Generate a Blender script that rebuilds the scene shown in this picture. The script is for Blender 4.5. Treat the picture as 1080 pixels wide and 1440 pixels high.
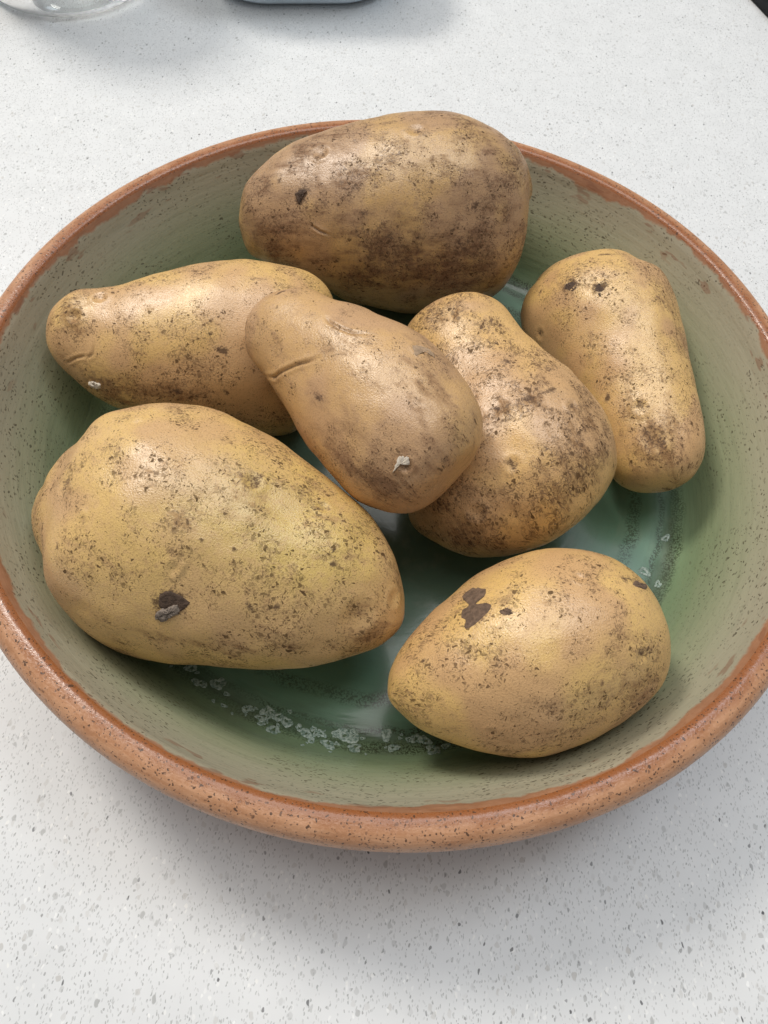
import bpy, math, random
import numpy as np
from mathutils import Matrix, Vector

scene = bpy.context.scene
for o in list(bpy.data.objects):
    bpy.data.objects.remove(o)
C = scene.collection

# ------------------------------------------------------------ camera
cam_data = bpy.data.cameras.new("camera")
cam_data.sensor_fit = 'VERTICAL'; cam_data.sensor_height = 36.0; cam_data.lens = 26.0
cam_data.clip_start = 0.01; cam_data.clip_end = 50
cam = bpy.data.objects.new("camera", cam_data); C.objects.link(cam)
PITCH, ROLL = 1.0541, 0.1079
fw = Vector((0, math.cos(PITCH), -math.sin(PITCH))); rt = Vector((1, 0, 0)); up = rt.cross(fw)
r2 = rt * math.cos(ROLL) + up * math.sin(ROLL); u2 = up * math.cos(ROLL) - rt * math.sin(ROLL)
m = Matrix((r2, u2, -fw)).transposed().to_4x4(); m.translation = Vector((-0.0001, -0.1524, 0.2379))
cam.matrix_world = m
scene.camera = cam

# ------------------------------------------------------------ room light
world = bpy.data.worlds.new("World"); scene.world = world; world.use_nodes = True
bg = world.node_tree.nodes['Background']
bg.inputs[0].default_value = (0.95, 0.975, 1.0, 1); bg.inputs[1].default_value = 0.255

def area(name, loc, size, power, color):
    d = bpy.data.lights.new(name, 'AREA'); d.shape = 'DISK'; d.size = size; d.energy = power; d.color = color
    o = bpy.data.objects.new(name, d); C.objects.link(o); o.location = loc
    o.rotation_euler = (-Vector(loc)).to_track_quat('-Z', 'Y').to_euler()
    return o
area("downlight_warm", (-1.02, 0.86, 1.72), 0.55, 26, (1.0, 0.955, 0.88))
area("downlight_cool", (0.64, 0.54, 1.80), 0.60, 6.5, (0.78, 0.89, 1.0))
area("ceiling_glow", (-0.15, 0.40, 1.90), 1.5, 17, (1.0, 0.985, 0.96))

scene.view_settings.view_transform = 'Standard'; scene.view_settings.look = 'None'
scene.view_settings.exposure = 0.0; scene.view_settings.gamma = 1.0
scene.cycles.use_denoising = True
scene.cycles.max_bounces = 8; scene.cycles.diffuse_bounces = 4; scene.cycles.glossy_bounces = 3; scene.cycles.transmission_bounces = 8
scene.cycles.use_adaptive_sampling = True; scene.cycles.adaptive_threshold = 0.02

# ------------------------------------------------------------ helpers
def tag(o, label=None, cat=None, group=None, kind=None):
    if label: o['label'] = label
    if cat: o['category'] = cat
    if group: o['group'] = group
    if kind: o['kind'] = kind
    return o

def mesh_obj(name, verts, faces, mat, parent=None, smooth=True):
    me = bpy.data.meshes.new(name)
    verts = np.asarray(verts, dtype=np.float32)
    if isinstance(faces, np.ndarray):
        nf, k = faces.shape
        me.vertices.add(len(verts)); me.vertices.foreach_set('co', verts.ravel())
        me.loops.add(nf * k); me.loops.foreach_set('vertex_index', faces.astype(np.int32).ravel())
        me.polygons.add(nf); me.polygons.foreach_set('loop_start', np.arange(0, nf * k, k, dtype=np.int32))
        me.update(calc_edges=True)
    else:
        me.from_pydata(verts.tolist(), [], faces)
    me.validate()
    me.polygons.foreach_set('use_smooth', [smooth] * len(me.polygons))
    me.materials.append(mat)
    o = bpy.data.objects.new(name, me); C.objects.link(o)
    if parent: o.parent = parent
    return o

def fattr(o, name, vals):
    a = o.data.attributes.new(name, 'FLOAT', 'POINT'); a.data.foreach_set('value', np.asarray(vals, np.float32).ravel())

def vattr(o, name, vals):
    a = o.data.attributes.new(name, 'FLOAT_VECTOR', 'POINT'); a.data.foreach_set('vector', np.asarray(vals, np.float32).ravel())

class NT:
    """Small node-tree writer."""
    def __init__(s, name):
        s.m = bpy.data.materials.new(name); s.m.use_nodes = True
        s.t = s.m.node_tree; s.b = s.t.nodes['Principled BSDF']
    def n(s, typ, **kw):
        nd = s.t.nodes.new(typ)
        for k, v in kw.items():
            if k.startswith('i_'): s.put(nd.inputs[k[2:].replace('_', ' ')], v)
            else: setattr(nd, k, v)
        return nd
    def put(s, sock, v):
        if isinstance(v, bpy.types.NodeSocket): s.t.links.new(v, sock)
        else:
            if isinstance(v, tuple) and len(v) == 3 and sock.type == 'RGBA': v = v + (1,)
            sock.default_value = v
    def math(s, op, a, b=0.0, c=None, clamp=False):
        nd = s.t.nodes.new('ShaderNodeMath'); nd.operation = op; nd.use_clamp = clamp
        s.put(nd.inputs[0], a); s.put(nd.inputs[1], b)
        if c is not None: s.put(nd.inputs[2], c)
        return nd.outputs[0]
    def step(s, v, lo, hi, a=0.0, b=1.0):
        nd = s.t.nodes.new('ShaderNodeMapRange'); nd.interpolation_type = 'SMOOTHSTEP'
        for i, x in enumerate((v, lo, hi, a, b)): s.put(nd.inputs[i], x)
        return nd.outputs[0]
    def mix(s, f, a, b, typ='MIX'):
        nd = s.t.nodes.new('ShaderNodeMix'); nd.data_type = 'RGBA'; nd.blend_type = typ
        s.put(nd.inputs[0], f); s.put(nd.inputs[6], a); s.put(nd.inputs[7], b)
        return nd.outputs[2]
    def noise(s, vec, scale, detail=2.0, rough=0.5, dist=0.0, dim='3D'):
        nd = s.n('ShaderNodeTexNoise', noise_dimensions=dim); nd.inputs['Scale'].default_value = scale
        nd.inputs['Detail'].default_value = detail; nd.inputs['Roughness'].default_value = rough
        nd.inputs['Distortion'].default_value = dist
        s.put(nd.inputs['Vector'], vec); return nd.outputs['Fac']
    def noisecol(s, vec, scale, detail=0.0, dim='3D'):
        nd = s.n('ShaderNodeTexNoise', noise_dimensions=dim); nd.inputs['Scale'].default_value = scale
        nd.inputs['Detail'].default_value = detail
        s.put(nd.inputs['Vector'], vec); return nd.outputs['Color']
    def vor(s, vec, scale, feat='F1', rnd=1.0, dim='3D'):
        nd = s.n('ShaderNodeTexVoronoi', voronoi_dimensions=dim); nd.feature = feat; nd.inputs['Scale'].default_value = scale
        nd.inputs['Randomness'].default_value = rnd
        s.put(nd.inputs['Vector'], vec); return nd
    def map(s, vec, scale=(1, 1, 1), rot=(0, 0, 0), loc=(0, 0, 0)):
        nd = s.n('ShaderNodeMapping'); nd.inputs['Scale'].default_value = scale
        nd.inputs['Rotation'].default_value = rot; nd.inputs['Location'].default_value = loc
        s.put(nd.inputs['Vector'], vec); return nd.outputs[0]
    def vadd(s, a, b, op='ADD'):
        nd = s.t.nodes.new('ShaderNodeVectorMath'); nd.operation = op
        s.put(nd.inputs[0], a); s.put(nd.inputs[1], b); return nd.outputs[0]
    def vscale(s, a, k):
        nd = s.t.nodes.new('ShaderNodeVectorMath'); nd.operation = 'SCALE'
        s.put(nd.inputs[0], a); nd.inputs['Scale'].default_value = k; return nd.outputs[0]
    def warp(s, vec, scale, amount, dim='3D'):
        c = s.vadd(s.noisecol(vec, scale, 0.0, dim), (0.5, 0.5, 0.5), 'SUBTRACT')
        return s.vadd(vec, s.vscale(c, amount))
    def attr(s, name, out='Fac'):
        nd = s.n('ShaderNodeAttribute'); nd.attribute_name = name; return nd.outputs[out]
    def sep(s, v):
        nd = s.n('ShaderNodeSeparateXYZ'); s.put(nd.inputs[0], v); return nd.outputs
    def bump(s, h, dist, strength=1.0, prev=None):
        nd = s.n('ShaderNodeBump'); nd.inputs['Distance'].default_value = dist
        nd.inputs['Strength'].default_value = strength; s.put(nd.inputs['Height'], h)
        if prev is not None: s.put(nd.inputs['Normal'], prev)
        return nd.outputs[0]
    def set(s, **kw):
        for k, v in kw.items(): s.put(s.b.inputs[k.replace('_', ' ')], v)
        return s.m
    def obj(s): return s.n('ShaderNodeTexCoord').outputs['Object']

# ------------------------------------------------------------ materials
def mat_quartz():
    t = NT('white_quartz'); p = t.obj()
    col = t.mix(t.noise(p, 70, 2, dim='2D'), (0.675, 0.68, 0.68), (0.75, 0.755, 0.755))
    wp = t.warp(p, 700, .0007, '2D')
    def chips(col, scale, rot, stretch, thr, c1, c2, seed, amt, rad=.42):
        v = t.vor(t.map(wp, (stretch, 1, 1), (0, 0, rot), (seed, seed * .7, 0)), scale, dim='2D'); cs = t.sep(v.outputs['Color'])
        f = t.math('MULTIPLY', t.math('GREATER_THAN', cs[0], thr), t.step(v.outputs['Distance'], rad * .7, rad * 1.15, 1, 0))
        f = t.math('MULTIPLY', f, t.math('MULTIPLY_ADD', cs[1], amt * .75, amt * .25))
        return t.mix(f, col, t.mix(cs[2], c1, c2))
    grey, lgrey, dark = (0.20, 0.20, 0.195), (0.48, 0.48, 0.47), (0.06, 0.06, 0.065)
    col = chips(col, 820, .35, 2.1, .87, grey, lgrey, 3.1, .74, .36)
    col = chips(col, 880, 1.25, 2.2, .88, grey, lgrey, 7.7, .74, .36)
    col = chips(col, 900, 2.3, 1.9, .87, grey, lgrey, 5.2, .62, .36)
    col = chips(col, 620, 2.8, 1.6, .95, (0.88, .88, .87), (0.84, .83, .80), 6.1, .8, .42)
    col = chips(col, 430, .6, 1.4, .965, (0.47, .45, .42), (0.58, .57, .55), 8.4, .7, .42)
    col = chips(col, 400, 1.0, 1.5, .968, (0.33, .33, .32), lgrey, 9.3, .75, .40)
    col = chips(col, 560, 1.9, 1.7, .986, dark, (0.14, .14, .14), 1.3, .95, .36)
    return t.set(Base_Color=col, Roughness=.30, Specular_IOR_Level=.45)

def skin_mat(name, yellow, buff, brown, haze, seed, speck=1.0, green=0.0, net=.3):
    """Potato skin: yellow flesh colour, buff netting, soil haze, dark specks and spots.
    'skin' holds flat coordinates on the skin, the other attributes slow variation."""
    t = NT(name); p = t.map(t.obj(), loc=(seed * .37, seed * .61, seed * .17)); uv = t.attr('skin', 'Vector')
    n1 = t.attr('slow'); n2 = t.attr('mid'); n3 = t.noise(p, 480, 3, .68); n4 = t.noise(p, 2100, 1, .6)
    smear = t.noise(t.map(uv, (1, 3.2, 1), (0, 0, seed * 1.3)), 95, 3, .7, dim='2D')
    soil = t.attr('soil'); spot = t.attr('spot'); groove = t.attr('groove')
    col = t.mix(t.step(n1, .30, .72), yellow, buff)
    if green: col = t.mix(t.math('MULTIPLY', t.attr('green'), green), col, (0.64, 0.49, 0.105))
    col = t.mix(t.step(n3, .42, .70, 0, .40), col, buff)
    col = t.mix(t.step(n4, .48, .74, 0, .38), col, (brown[0] * 1.15, brown[1] * 1.1, brown[2]))
    # russet haze
    e3 = t.math('SUBTRACT', n3, .5); e2 = t.math('SUBTRACT', n2, .5)
    h = t.math('ADD', t.math('MULTIPLY_ADD', soil, .62, haze), t.math('MULTIPLY_ADD', t.math('SUBTRACT', smear, .5), 1.25, t.math('MULTIPLY_ADD', e2, .40, t.math('MULTIPLY', e3, .70))))
    col = t.mix(t.step(h, .10, 1.0, 0, .88), col, brown)
    col = t.mix(t.step(t.math('MULTIPLY_ADD', e3, 1.9, soil), .55, 1.30, 0, .55), col, (0.125, .072, .042))
    # specks in clusters
    wp = t.warp(uv, 900, .0011, '2D')
    dens = t.step(t.math('MULTIPLY_ADD', soil, .25, n2), .25, .80, .40, 1.35)
    sp = None
    for sc, hi, amt, st, rot in ((500, .27, .97, (1, 1.35, 1), .5), (980, .33, .92, (1.5, 1, 1), 1.1), (1800, .44, .58, (1, 1.3, 1), 2.0), (230, .13, .95, (1.3, 1, 1), .2), (420, .24, .6, (5, 1, 1), .9)):
        v = t.vor(t.map(wp, st, (0, 0, rot), (seed, seed * 1.7, 0)), sc, dim='2D'); cs = t.sep(v.outputs['Color'])
        size = t.math('MULTIPLY', t.math('MULTIPLY', t.step(cs[0], .35, 1.0), hi * speck), dens)
        q = t.math('MULTIPLY', t.step(t.math('SUBTRACT', v.outputs['Distance'], size), -.06, .03, 1, 0), t.math('MULTIPLY_ADD', cs[1], amt * .6, amt * .4))
        sp = q if sp is None else t.math('MAXIMUM', sp, q)
    col = t.mix(t.math('MULTIPLY', sp, .90), col, t.mix(n2, (0.030, .014, .006), (0.062, .030, .012)))
    # corky netting: thin broken lines
    ed = t.vor(t.map(t.warp(uv, 260, .004, '2D'), (1, 1.6, 1), (0, 0, seed)), 330, 'DISTANCE_TO_EDGE', dim='2D').outputs['Distance']
    nt = t.math('MULTIPLY', t.step(ed, .015, .07, 1, 0), t.step(t.math('MULTIPLY_ADD', soil, .3, t.math('ADD', n2, t.math('MULTIPLY', e3, .8))), .50, .85, 0, net))
    col = t.mix(nt, col, (0.14, .075, .035))
    # placed soil spots with ragged edges
    sf = t.math('ADD', spot, t.math('MULTIPLY_ADD', e3, 1.5, t.math('MULTIPLY', t.math('SUBTRACT', n4, .5), .5)))
    sm = t.math('MULTIPLY', t.step(sf, .30, .80), t.step(spot, .06, .32))
    col = t.mix(t.math('MULTIPLY', sm, .85), col, t.mix(n4, (0.048, .027, .017), (0.115, .068, .044)))
    col = t.mix(t.math('MULTIPLY', groove, .70), col, (0.14, .065, .022))
    nb = t.bump(t.math('MULTIPLY_ADD', n4, .62, t.math('MULTIPLY', n3, .07)), .00024, .7)
    rough = t.math('MULTIPLY_ADD', t.math('MAXIMUM', t.math('MAXIMUM', sm, sp), t.step(h, .2, .8)), .25, t.step(n3, .3, .7, .37, .46))
    dirty = t.math('MAXIMUM', t.math('MAXIMUM', sm, sp), t.step(h, .2, .9))
    return t.set(Base_Color=col, Roughness=rough, Specular_IOR_Level=t.math('MULTIPLY_ADD', dirty, -.75, .95), Normal=nb)

def mat_simple(name, col, rough, scale=800, var=.35, bump=.0002, **kw):
    t = NT(name); p = t.obj(); n = t.noise(p, scale, 4, .6)
    c2 = tuple(x * (1 - var) for x in col)
    return t.set(Base_Color=t.mix(t.step(n, .3, .7), c2, col), Roughness=rough, Normal=t.bump(n, bump), **kw)

def clay_specks(t, p, uv, strength=1.0):
    wp = t.warp(p, 900, .0010); out = None
    for sc, hi in ((560, .26), (900, .40), (1600, .48)):
        v = t.vor(t.map(wp, (1, 1, 1.6), (.4, .9, .3)), sc); cs = t.sep(v.outputs['Color'])
        size = t.math('MULTIPLY', t.step(cs[0], .55, 1), hi * strength)
        k = t.step(t.math('SUBTRACT', v.outputs['Distance'], size), -.05, .015, 1, 0)
        k = t.math('MULTIPLY', k, t.step(cs[1], 0, .7, .4, 1))
        out = k if out is None else t.math('MAXIMUM', out, k)
    return out

def mat_rim():
    t = NT('terracotta_rim'); p = t.obj(); uv = t.attr('wall', 'Vector'); v = t.sep(uv)[1]
    n = t.noise(t.map(uv, (1, 6, 1)), 90, 3, .65, dim='2D'); f = t.noise(p, 1400, 2, .6)
    col = t.mix(t.step(n, .3, .7), (0.43, 0.205, 0.100), (0.54, 0.285, 0.155))
    col = t.mix(t.step(f, .45, .75, 0, .35), col, (0.64, .36, .22))
    # the glaze has bled over the inner edge of the lip: glossier, redder brown
    edge = t.math('ADD', v, t.math('MULTIPLY', t.math('SUBTRACT', t.noise(t.map(uv, (1, .3, 1)), 120, 3, .6), .5), .0045))
    st = t.step(edge, .0016, .0054, 1, 0)
    col = t.mix(t.math('MULTIPLY', st, .85), col, (0.255, .078, .020))
    sk = clay_specks(t, p, uv)
    col = t.mix(t.math('MULTIPLY', sk, .85), col, (0.055, .03, .018))
    h = t.math('SUBTRACT', t.math('ADD', f, t.math('MULTIPLY', n, .6)), t.math('MULTIPLY', sk, .4))
    nb = t.bump(h, .00015, .6)
    return t.set(Base_Color=col, Roughness=t.math('SUBTRACT', t.step(f, .3, .7, .32, .46), t.math('MULTIPLY', st, .12)), Specular_IOR_Level=.55, Normal=nb)

def mat_clay():
    t = NT('bare_clay'); p = t.obj(); n = t.noise(p, 150, 4, .6)
    col = t.mix(n, (0.42, .20, .11), (0.52, .27, .16))
    col = t.mix(t.math('MULTIPLY', clay_specks(t, p, None), .8), col, (0.06, .035, .02))
    return t.set(Base_Color=col, Roughness=.6, Normal=t.bump(n, .0003))

def mat_glaze():
    t = NT('sage_glaze'); p = t.obj(); uv = t.attr('wall', 'Vector')
    s = t.sep(uv); v = s[1]                       # metres down from the lip
    stre = t.map(uv, (1, 3.0, 1)); around = t.map(uv, (1, 0, 1))
    a = t.noise(stre, 24, 4, .65, dim='2D'); b = t.noise(t.map(uv, (.12, 1, 1)), 330, 3, .65, dim='2D')
    f = t.noise(p, 1700, 1, .6)
    big = t.noise(around, 14, 2, .5, dim='2D'); jag = t.noise(t.map(uv, (1, .6, 1)), 130, 3, .65, dim='2D')
    ea = t.math('SUBTRACT', a, .5); eb = t.math('SUBTRACT', b, .5)
    d = t.math('ADD', v, t.math('MULTIPLY_ADD', ea, .010, t.math('MULTIPLY', eb, .005)))
    ramp = t.n('ShaderNodeValToRGB'); cr = ramp.color_ramp
    t.put(ramp.inputs[0], t.math('MULTIPLY', d, 1 / .16))
    stops = [(.0, (0.40, .355, .260)), (.07, (0.385, .36, .255)), (.14, (0.325, .335, .212)), (.22, (0.242, .292, .162)),
             (.285, (0.185, .258, .142)), (.315, (0.088, .138, .084)), (.355, (0.150, .262, .175)), (.42, (0.115, .205, .135)), (.55, (0.095, .148, .098)), (1., (0.102, .150, .104))]
    while len(cr.elements) < len(stops): cr.elements.new(.5)
    for e, (q, c) in zip(cr.elements, stops): e.position = q; e.color = c + (1,)
    col = ramp.outputs[0]
    col = t.mix(t.step(a, .50, .75, 0, .14), col, (0.36, .32, .24))
    col = t.mix(t.step(b, .54, .78, 0, .10), col, (0.10, .105, .07))
    # dark speckled throwing rings at the foot of the wall
    grit = t.step(f, .42, .60)
    vv = t.math('MULTIPLY_ADD', t.math('SUBTRACT', t.noise(around, 60, 2, .6, dim='2D'), .5), .005, v)
    for c0, w in ((.0475, .0034), (.0530, .0016), (.0625, .0034)):
        band = t.step(t.math('ABSOLUTE', t.math('SUBTRACT', vv, c0)), w * .3, w, 1, 0)
        band = t.math('MULTIPLY', band, t.step(big, .35, .6, .35, 1))
        col = t.mix(t.math('MULTIPLY', t.math('MULTIPLY', band, grit), .85), col, (0.035, .042, .022))
    # flecks dragged round the wall
    fl = None; wuv = t.warp(uv, 300, .0016, '2D')
    for sc, rot, st, hi in ((300, .45, 2.2, .22), (460, .30, 1.8, .26), (240, .6, 3.0, .15), (760, .4, 1.3, .30)):
        vo = t.vor(t.map(wuv, (1, st, 1), (0, 0, rot), (sc * .013, 0, 0)), sc, dim='2D'); cs = t.sep(vo.outputs['Color'])
        size = t.math('MULTIPLY', t.step(cs[0], .55, 1), hi)
        k = t.math('MULTIPLY', t.step(t.math('SUBTRACT', vo.outputs['Distance'], size), -.05, .02, 1, 0), t.math('MULTIPLY_ADD', cs[1], .7, .3))
        fl = k if fl is None else t.math('MAXIMUM', fl, k)
    fl = t.math('MULTIPLY', fl, t.math('MULTIPLY', t.step(v, .024, .050, 1, .10), t.step(t.noise(uv, 35, 2, .6, dim='2D'), .36, .58, .2, 1)))
    col = t.mix(t.math('MULTIPLY', fl, .80), col, (0.055, .042, .026))
    # lip: clay showing through where the glaze broke, uneven all round
    w = t.math('MULTIPLY_ADD', t.math('SUBTRACT', jag, .5), .0045, t.step(big, .40, .70, .0008, .0045))
    lip = t.step(t.math('SUBTRACT', v, w), -.0007, .0007, 1, 0)
    col = t.mix(t.math('MULTIPLY', lip, .88), col, t.mix(jag, (0.24, .075, .025), (0.46, .22, .12)))
    blot = t.math('MULTIPLY', t.step(t.noise(stre, 75, 2, .6, dim='2D'), .63, .70), t.step(v, .006, .013, .5, 0))
    col = t.mix(blot, col, (0.24, .10, .055))
    nb = t.bump(t.math('MULTIPLY', b, t.step(v, .045, .060, 1, .25)), .0004, .4)
    return t.set(Base_Color=col, Roughness=t.step(v, .02, .055, .26, .19), Specular_IOR_Level=.42, Normal=nb,
                 Coat_Weight=.10, Coat_Roughness=.05)

# ------------------------------------------------------------ countertop
W = 1.2
counter = mesh_obj('countertop', [(-W, -.75, 0), (W, -.75, 0), (W, .95, 0), (-W, .95, 0),
                                  (-W, -.75, -.03), (W, -.75, -.03), (W, .95, -.03), (-W, .95, -.03)],
                   [(0, 1, 2, 3), (7, 6, 5, 4), (0, 4, 5, 1), (1, 5, 6, 2), (2, 6, 7, 3), (3, 7, 4, 0)], mat_quartz(), smooth=False)
tag(counter, 'white speckled quartz countertop under the bowl', 'countertop', kind='structure')

# ------------------------------------------------------------ bowl
def lathe(name, prof, mat, parent, v0=0.0, n=288, close=False):
    """prof: (r, z) points from the lip downwards; seam at the back (+Y)."""
    prof = np.array(prof, float)
    seg = np.r_[0, np.cumsum(np.hypot(*np.diff(prof, axis=0).T))] + v0
    th = np.linspace(0, 2 * math.pi, n + 1)
    wob_r = 1 + .0016 * np.sin(2 * th + .6) + .0010 * np.sin(3 * th + 2) + .0005 * np.sin(7 * th)
    wob_z = .0004 * np.sin(2 * th + 1.9) + .0003 * np.sin(5 * th)
    k = np.clip(prof[:, 1] / .05, 0, 1)
    r = prof[:, 0][:, None] * (1 + (wob_r - 1)[None] * k[:, None])
    z = prof[:, 1][:, None] + wob_z[None] * k[:, None] ** 2
    ang = th + math.pi / 2
    V = np.stack([r * np.cos(ang)[None], r * np.sin(ang)[None], z + 0 * r], -1)
    U = np.stack([np.repeat((th * .115)[None], len(prof), 0), np.repeat(seg[:, None], n + 1, 1), np.zeros_like(r)], -1)
    i, j = np.meshgrid(np.arange(len(prof) - 1), np.arange(n), indexing='ij')
    a = (i * (n + 1) + j).ravel()
    F = np.stack([a, a + n + 1, a + n + 2, a + 1], 1)
    o = mesh_obj(name, V.reshape(-1, 3), F, mat, parent)
    vattr(o, 'wall', U.reshape(-1, 3))
    return o

def curve(pts, per=6):
    """Open Catmull-Rom through profile points."""
    P = np.array(pts, float); P = np.vstack([2 * P[0] - P[1], P, 2 * P[-1] - P[-2]]); out = []
    u = np.linspace(0, 1, per, endpoint=False)[:, None]
    for i in range(1, len(P) - 2):
        a, b, c, d = P[i - 1:i + 3]
        out.append(.5 * (2 * b + (c - a) * u + (2 * a - 5 * b + 4 * c - d) * u**2 + (3 * b - a - 3 * c + d) * u**3))
    return np.vstack(out + [P[-2:-1]])

bowl = bpy.data.objects.new('ceramic_bowl', None); C.objects.link(bowl)
tag(bowl, 'round shallow pottery bowl, sage green glaze inside, terracotta rim', 'bowl')
LIP = (.1281, .0545)
inner = curve([LIP, (.1268, .0522), (.1252, .0485), (.1222, .0425), (.1165, .0320), (.1118, .0222), (.1093, .0175), (.1068, .0146), (.1033, .0128), (.0985, .0121), (.090, .0120), (.070, .0119), (.040, .0118), (.012, .0118), (.0005, .0118)], 7)
interior = lathe('glazed_interior', inner, mat_glaze(), bowl)
rimp = [LIP, (.1290, .0553), (.1303, .05555)]
for k in range(1, 15):
    a = math.radians(88 - k * 14.5); rimp.append((.1313 + .0049 * math.cos(a), .0506 + .0049 * math.sin(a)))
rimp.append((.1275, .0425))
rim = lathe('rim', curve(rimp, 3), mat_rim(), bowl)
outer = curve([(.1275, .0425), (.1252, .0385), (.1190, .0265), (.1125, .0125), (.1060, .0050), (.0990, .0030), (.0960, .0008), (.0930, .0002), (.0900, .0008), (.0880, .0028), (.050, .0032), (.0005, .0032)], 5)
body = lathe('outer_wall', outer, mat_clay(), bowl)
rim['label'] = 'speckled unglazed terracotta lip'
interior['label'] = 'glossy sage green glazed inside'

# white crystals grown in the glaze round the floor
cry = NT('white_crystal'); cp = cry.obj()
crystal_mat = cry.set(Base_Color=cry.mix(cry.step(cry.noise(cp, 1500, 3), .35, .65), (0.13, .20, .15), (0.44, .51, .44)), Roughness=.4)
def crystal_mesh(seed):
    r = random.Random(seed); n = 22; R = .0017
    ph = [r.uniform(0, 6) for _ in range(4)]; V = []; F = []
    for i in range(n):
        a = 2 * math.pi * i / n
        k = 1 + .20 * math.cos(2 * a + ph[0]) + .14 * math.cos(3 * a + ph[1]) + .08 * math.cos(5 * a + ph[2]) + r.uniform(-.07, .07)
        hole = .24 + .16 * math.cos(a + ph[3]) + r.uniform(-.08, .08)
        for rr, z in ((hole, 0), ((hole + .12), .00010), (.62, .00016), (.88, .00010), (1.0, 0)):
            V.append((R * k * rr * math.cos(a), R * k * rr * math.sin(a), z))
    for i in range(n):
        for q in range(4):
            a, b = i * 5 + q, ((i + 1) % n) * 5 + q
            F.append((a, a + 1, b + 1, b))
    me = bpy.data.meshes.new('mineral_spot'); me.from_pydata(V, [], F); me.materials.append(crystal_mat)
    me.polygons.foreach_set('use_smooth', [True] * len(F)); return me
CM = [crystal_mesh(s) for s in range(7)]
rc = random.Random(4)
SPOTS = [(-60.0, -87.4), (-54.1, -86.7), (-51.9, -88.0), (-51.5, -91.1), (-49.8, -91.4), (-44.8, -90.6), (-41.7, -93.6), (-41.6, -97.6), (-34.7, -97.4), (-32.2, -96.9), (-29.2, -97.3), (-27.9, -99.1), (-29.5, -101.3), (-25.2, -98.8), (-25.7, -102.8), (-24.2, -103.3), (-22.4, -100.0), (-18.4, -101.3), (-15.9, -102.7), (-14.1, -101.1), (-14.1, -104.8), (-11.5, -102.3), (-9.1, -105.4), (-6.2, -101.2), (-4.9, -101.8), (-2.1, -102.2), (-1.2, -105.5), (-6.2, -105.1), (7.8, -100.5), (10.2, -104.3), (14.6, -101.0), (17.1, -100.7), (19.6, -100.9), (21.7, -103.6), (25.6, -102.2), (-13.1, -102.4), (-0.6, -102.6), (-28.1, -100.6), (-30.2, -99.9), (-27.1, -97.7), (94.8, -41.0), (91.0, -36.5), (99.4, -22.5)]
for k in range(34):      # smaller grains between the larger ones
    bx, by = SPOTS[rc.randrange(5, 40)]; ln = math.hypot(bx, by) * 1000 / 1000
    da, dr = rc.gauss(0, .035), rc.gauss(0, 1.6); a0 = math.atan2(by, bx) + da
    SPOTS.append((math.cos(a0) * (ln + dr), math.sin(a0) * (ln + dr)))
pr = inner[::-1]
for k, (x, y) in enumerate(SPOTS):
    x, y = x / 1000, y / 1000; r = math.hypot(x, y)
    z = float(np.interp(r, pr[:, 0], pr[:, 1])); z2 = float(np.interp(r + .001, pr[:, 0], pr[:, 1]))
    o = bpy.data.objects.new('mineral_spot', CM[k % 7]); C.objects.link(o); o.parent = bowl
    nv = Vector((-(z2 - z) / .001 * x / r, -(z2 - z) / .001 * y / r, 1)).normalized()
    o.location = Vector((x, y, z)) + nv * .00006
    o.rotation_euler = (nv.to_track_quat('Z', 'Y') @ Matrix.Rotation(rc.uniform(0, 6), 3, 'Z').to_quaternion()).to_euler()
    s = rc.choice([.4, .6, .8, .95, 1.1, 1.35]) if k < 43 else rc.uniform(.22, .5); o.scale = (s, s * rc.uniform(.6, 1), 1)

# ------------------------------------------------------------ potatoes
# ---- potato geometry (plain numpy) -------------------------------------
def closed_spline(P, n):
    """Dense closed Catmull-Rom curve through the outline points."""
    P = np.asarray(P, float); m = len(P); out = []
    per = max(2, n // m)
    u = np.linspace(0, 1, per, endpoint=False)[:, None]
    for i in range(m):
        a, b, c, d = P[i - 1], P[i], P[(i + 1) % m], P[(i + 2) % m]
        out.append(0.5 * (2 * b + (c - a) * u + (2 * a - 5 * b + 4 * c - d) * u**2 + (3 * b - a - 3 * c + d) * u**3))
    return np.concatenate(out)

def smooth1(v, k):
    w = np.hanning(2 * k + 3)[1:-1]; w /= w.sum()
    e = np.concatenate([2 * v[0] - v[k:0:-1], v, 2 * v[-1] - v[-2:-k - 2:-1]])
    return np.convolve(e, w, 'valid')

def waves(P, seed, size, n=28):
    """Smooth random field: a sum of sine waves about `size` long, range about -1..1."""
    r = np.random.RandomState(seed); f = np.zeros(len(P))
    for _ in range(n):
        k = r.normal(size=3); k *= (2 * math.pi / size) * r.uniform(.55, 1.3) / np.linalg.norm(k)
        f += np.sin(P @ k + r.uniform(0, 6.283))
    return f / math.sqrt(n / 2) * .6

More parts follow.
